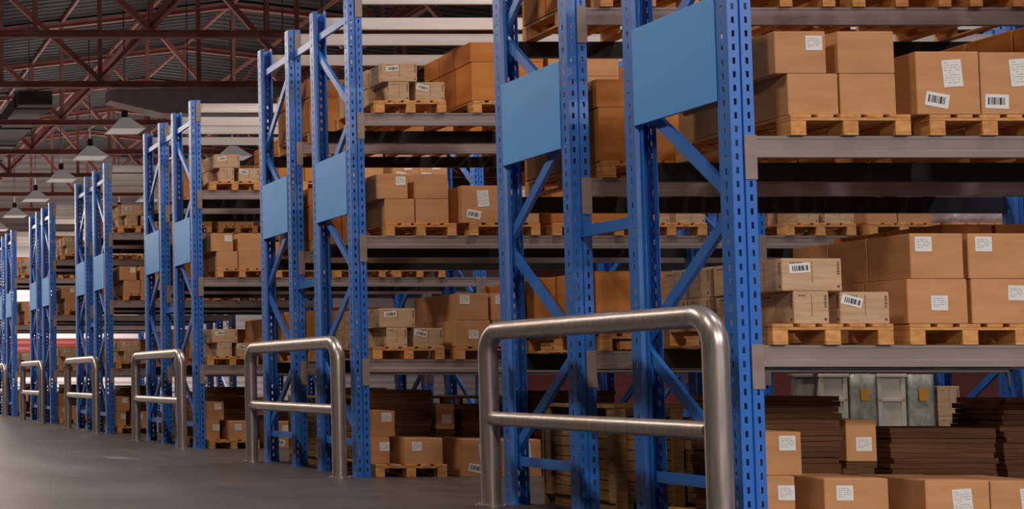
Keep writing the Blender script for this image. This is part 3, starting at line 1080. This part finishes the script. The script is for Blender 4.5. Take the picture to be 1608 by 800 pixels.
for k, kind in enumerate(['light', 'plain', 'film', 'two']):
    pal, z0, yf = build_load(kind, 1, 'front', 4 + k, 2, px_of(2, k, 1))
    if kind == 'film':
        o = link('wrapped_load', wrapped_mesh(0.80, 1.1, 0.55, 'film', 8.7, 'wrapped_load'), None, (px_of(2, k, 1), yf + 0.03, z0 + 0.0))
        tag(o, 'crumpled lilac film-wrapped bundle on a pallet, middle shelf, second rack', 'wrapped load', 'film wrapped loads')
        ITEMS.append([o, pal, []])
    build_load(['light', 'two', 'plain', 'big'][k], 1, 'front', 4 + k, 1, px_of(1, k, 1))

# ------------------------------------------------------------------ camera
cam = bpy.data.cameras.new('camera')
cam.sensor_fit = 'HORIZONTAL'
cam.sensor_width = 36.0
F = 2190.0
cam.lens = F / 1608.0 * 36.0
PPX, PPY = -308.0, 484.4
cam.shift_x = (804.0 - PPX) / 1608.0
cam.shift_y = (PPY - 400.0) / 1608.0
cam.clip_end = 300
co = bpy.data.objects.new('camera', cam)
COL.objects.link(co)
co.location = (0, 0, CAM_H)
PITCH = math.atan((597.0 - PPY) / F)
co.rotation_euler = (math.pi / 2 + PITCH, 0, 0)
SC.camera = co

# ------------------------------------------------------------------ leave out what the photograph shows nothing of
def cull():
    from mathutils.bvhtree import BVHTree
    bpy.context.view_layer.update()
    V, P, own = [], [], []
    for o in SC.objects:
        if o.type != 'MESH':
            continue
        top = o
        while top.parent:
            top = top.parent
        base, mw = len(V), o.matrix_world
        V.extend([mw @ v.co for v in o.data.vertices])
        for p in o.data.polygons:
            P.append(tuple(base + q for q in p.vertices))
            own.append(top.name)
    tree = BVHTree.FromPolygons(V, P)
    rot = co.rotation_euler.to_matrix()
    main, side = {}, {}
    for off, step, cnt in (((0, 0, 0), 2, main), ((-0.4, 0, 0), 4, side), ((0.4, 0, 0), 4, side), ((0.5, 0.6, 0.35), 4, side)):
        org = co.location + Vector(off)
        for py in range(0, 800, step):
            for px in range(0, 1608, step):
                d = rot @ Vector(((px - PPX) / F, -(py - PPY) / F, -1.0))
                h = tree.ray_cast(org, d.normalized())
                if h[2] is not None:
                    n = own[h[2]]
                    cnt[n] = cnt.get(n, 0) + 1
    pals = [o for o in SC.objects if o.get('category') == 'pallet']
    keep = set()
    def hold(o):
        if o.name in keep:
            return
        keep.add(o.name)
        for it in ITEMS:
            if it[0] is o:
                if it[1]:
                    keep.add(it[1].name)
                for q in it[2]:
                    hold(q)
    for o in [it[0] for it in ITEMS] + pals:
        if o.location.x > 8.6 and o.location.y < 10.4 and o.location.z > 2:
            hold(o)      # just right of the frame, but it shades the shelves in view
        if main.get(o.name, 0) >= 2 or side.get(o.name, 0) >= 3:
            hold(o)
    cartons = [it[0] for it in ITEMS if it[0].get('category') == 'carton' and it[0].name in keep]
    cartons.sort(key=lambda o: -main.get(o.name, 0))
    print('CULL cartons', len(cartons), 'seen', sum(1 for o in cartons if main.get(o.name, 0) >= 2), [main.get(o.name, 0) for o in cartons[::25]])
    small = set(o.name for o in cartons[298:])
    rest = MB()
    rest_mats = ['carton', 'orange', 'pale', 'brownink']
    for o in [it[0] for it in ITEMS] + pals:
        if o.name in keep and o.name not in small:
            continue
        if o.name in small:      # cartons that show only as slivers become one object
            base, mw = len(rest.v), o.matrix_world
            rest.v += [tuple(mw @ v.co) for v in o.data.vertices]
            names = [rest_mats.index(next(k for k in rest_mats if M[k] == m)) for m in o.data.materials]
            for p in o.data.polygons:
                rest.f.append(tuple(base + q for q in p.vertices))
                rest.m.append(names[p.material_index])
        for c in list(o.children_recursive):
            bpy.data.objects.remove(c)
        bpy.data.objects.remove(o)
    if rest.v:
        r = link('stored_cartons', rest.mesh('stored_cartons', rest_mats))
        r['kind'] = 'stuff'
        tag(r, 'brown cartons glimpsed deep inside the racks between nearer loads', 'cartons')
cull()

# ------------------------------------------------------------------ world and view
w = bpy.data.worlds.new('world')
SC.world = w
w.use_nodes = True
w.node_tree.nodes['Background'].inputs[0].default_value = (0.5, 0.52, 0.55, 1)
w.node_tree.nodes['Background'].inputs[1].default_value = 0.02
SC.view_settings.view_transform = 'Standard'
SC.view_settings.look = 'None'
SC.view_settings.gamma = 1.0
SC.view_settings.use_curve_mapping = False
SC.view_settings.exposure = -0.12
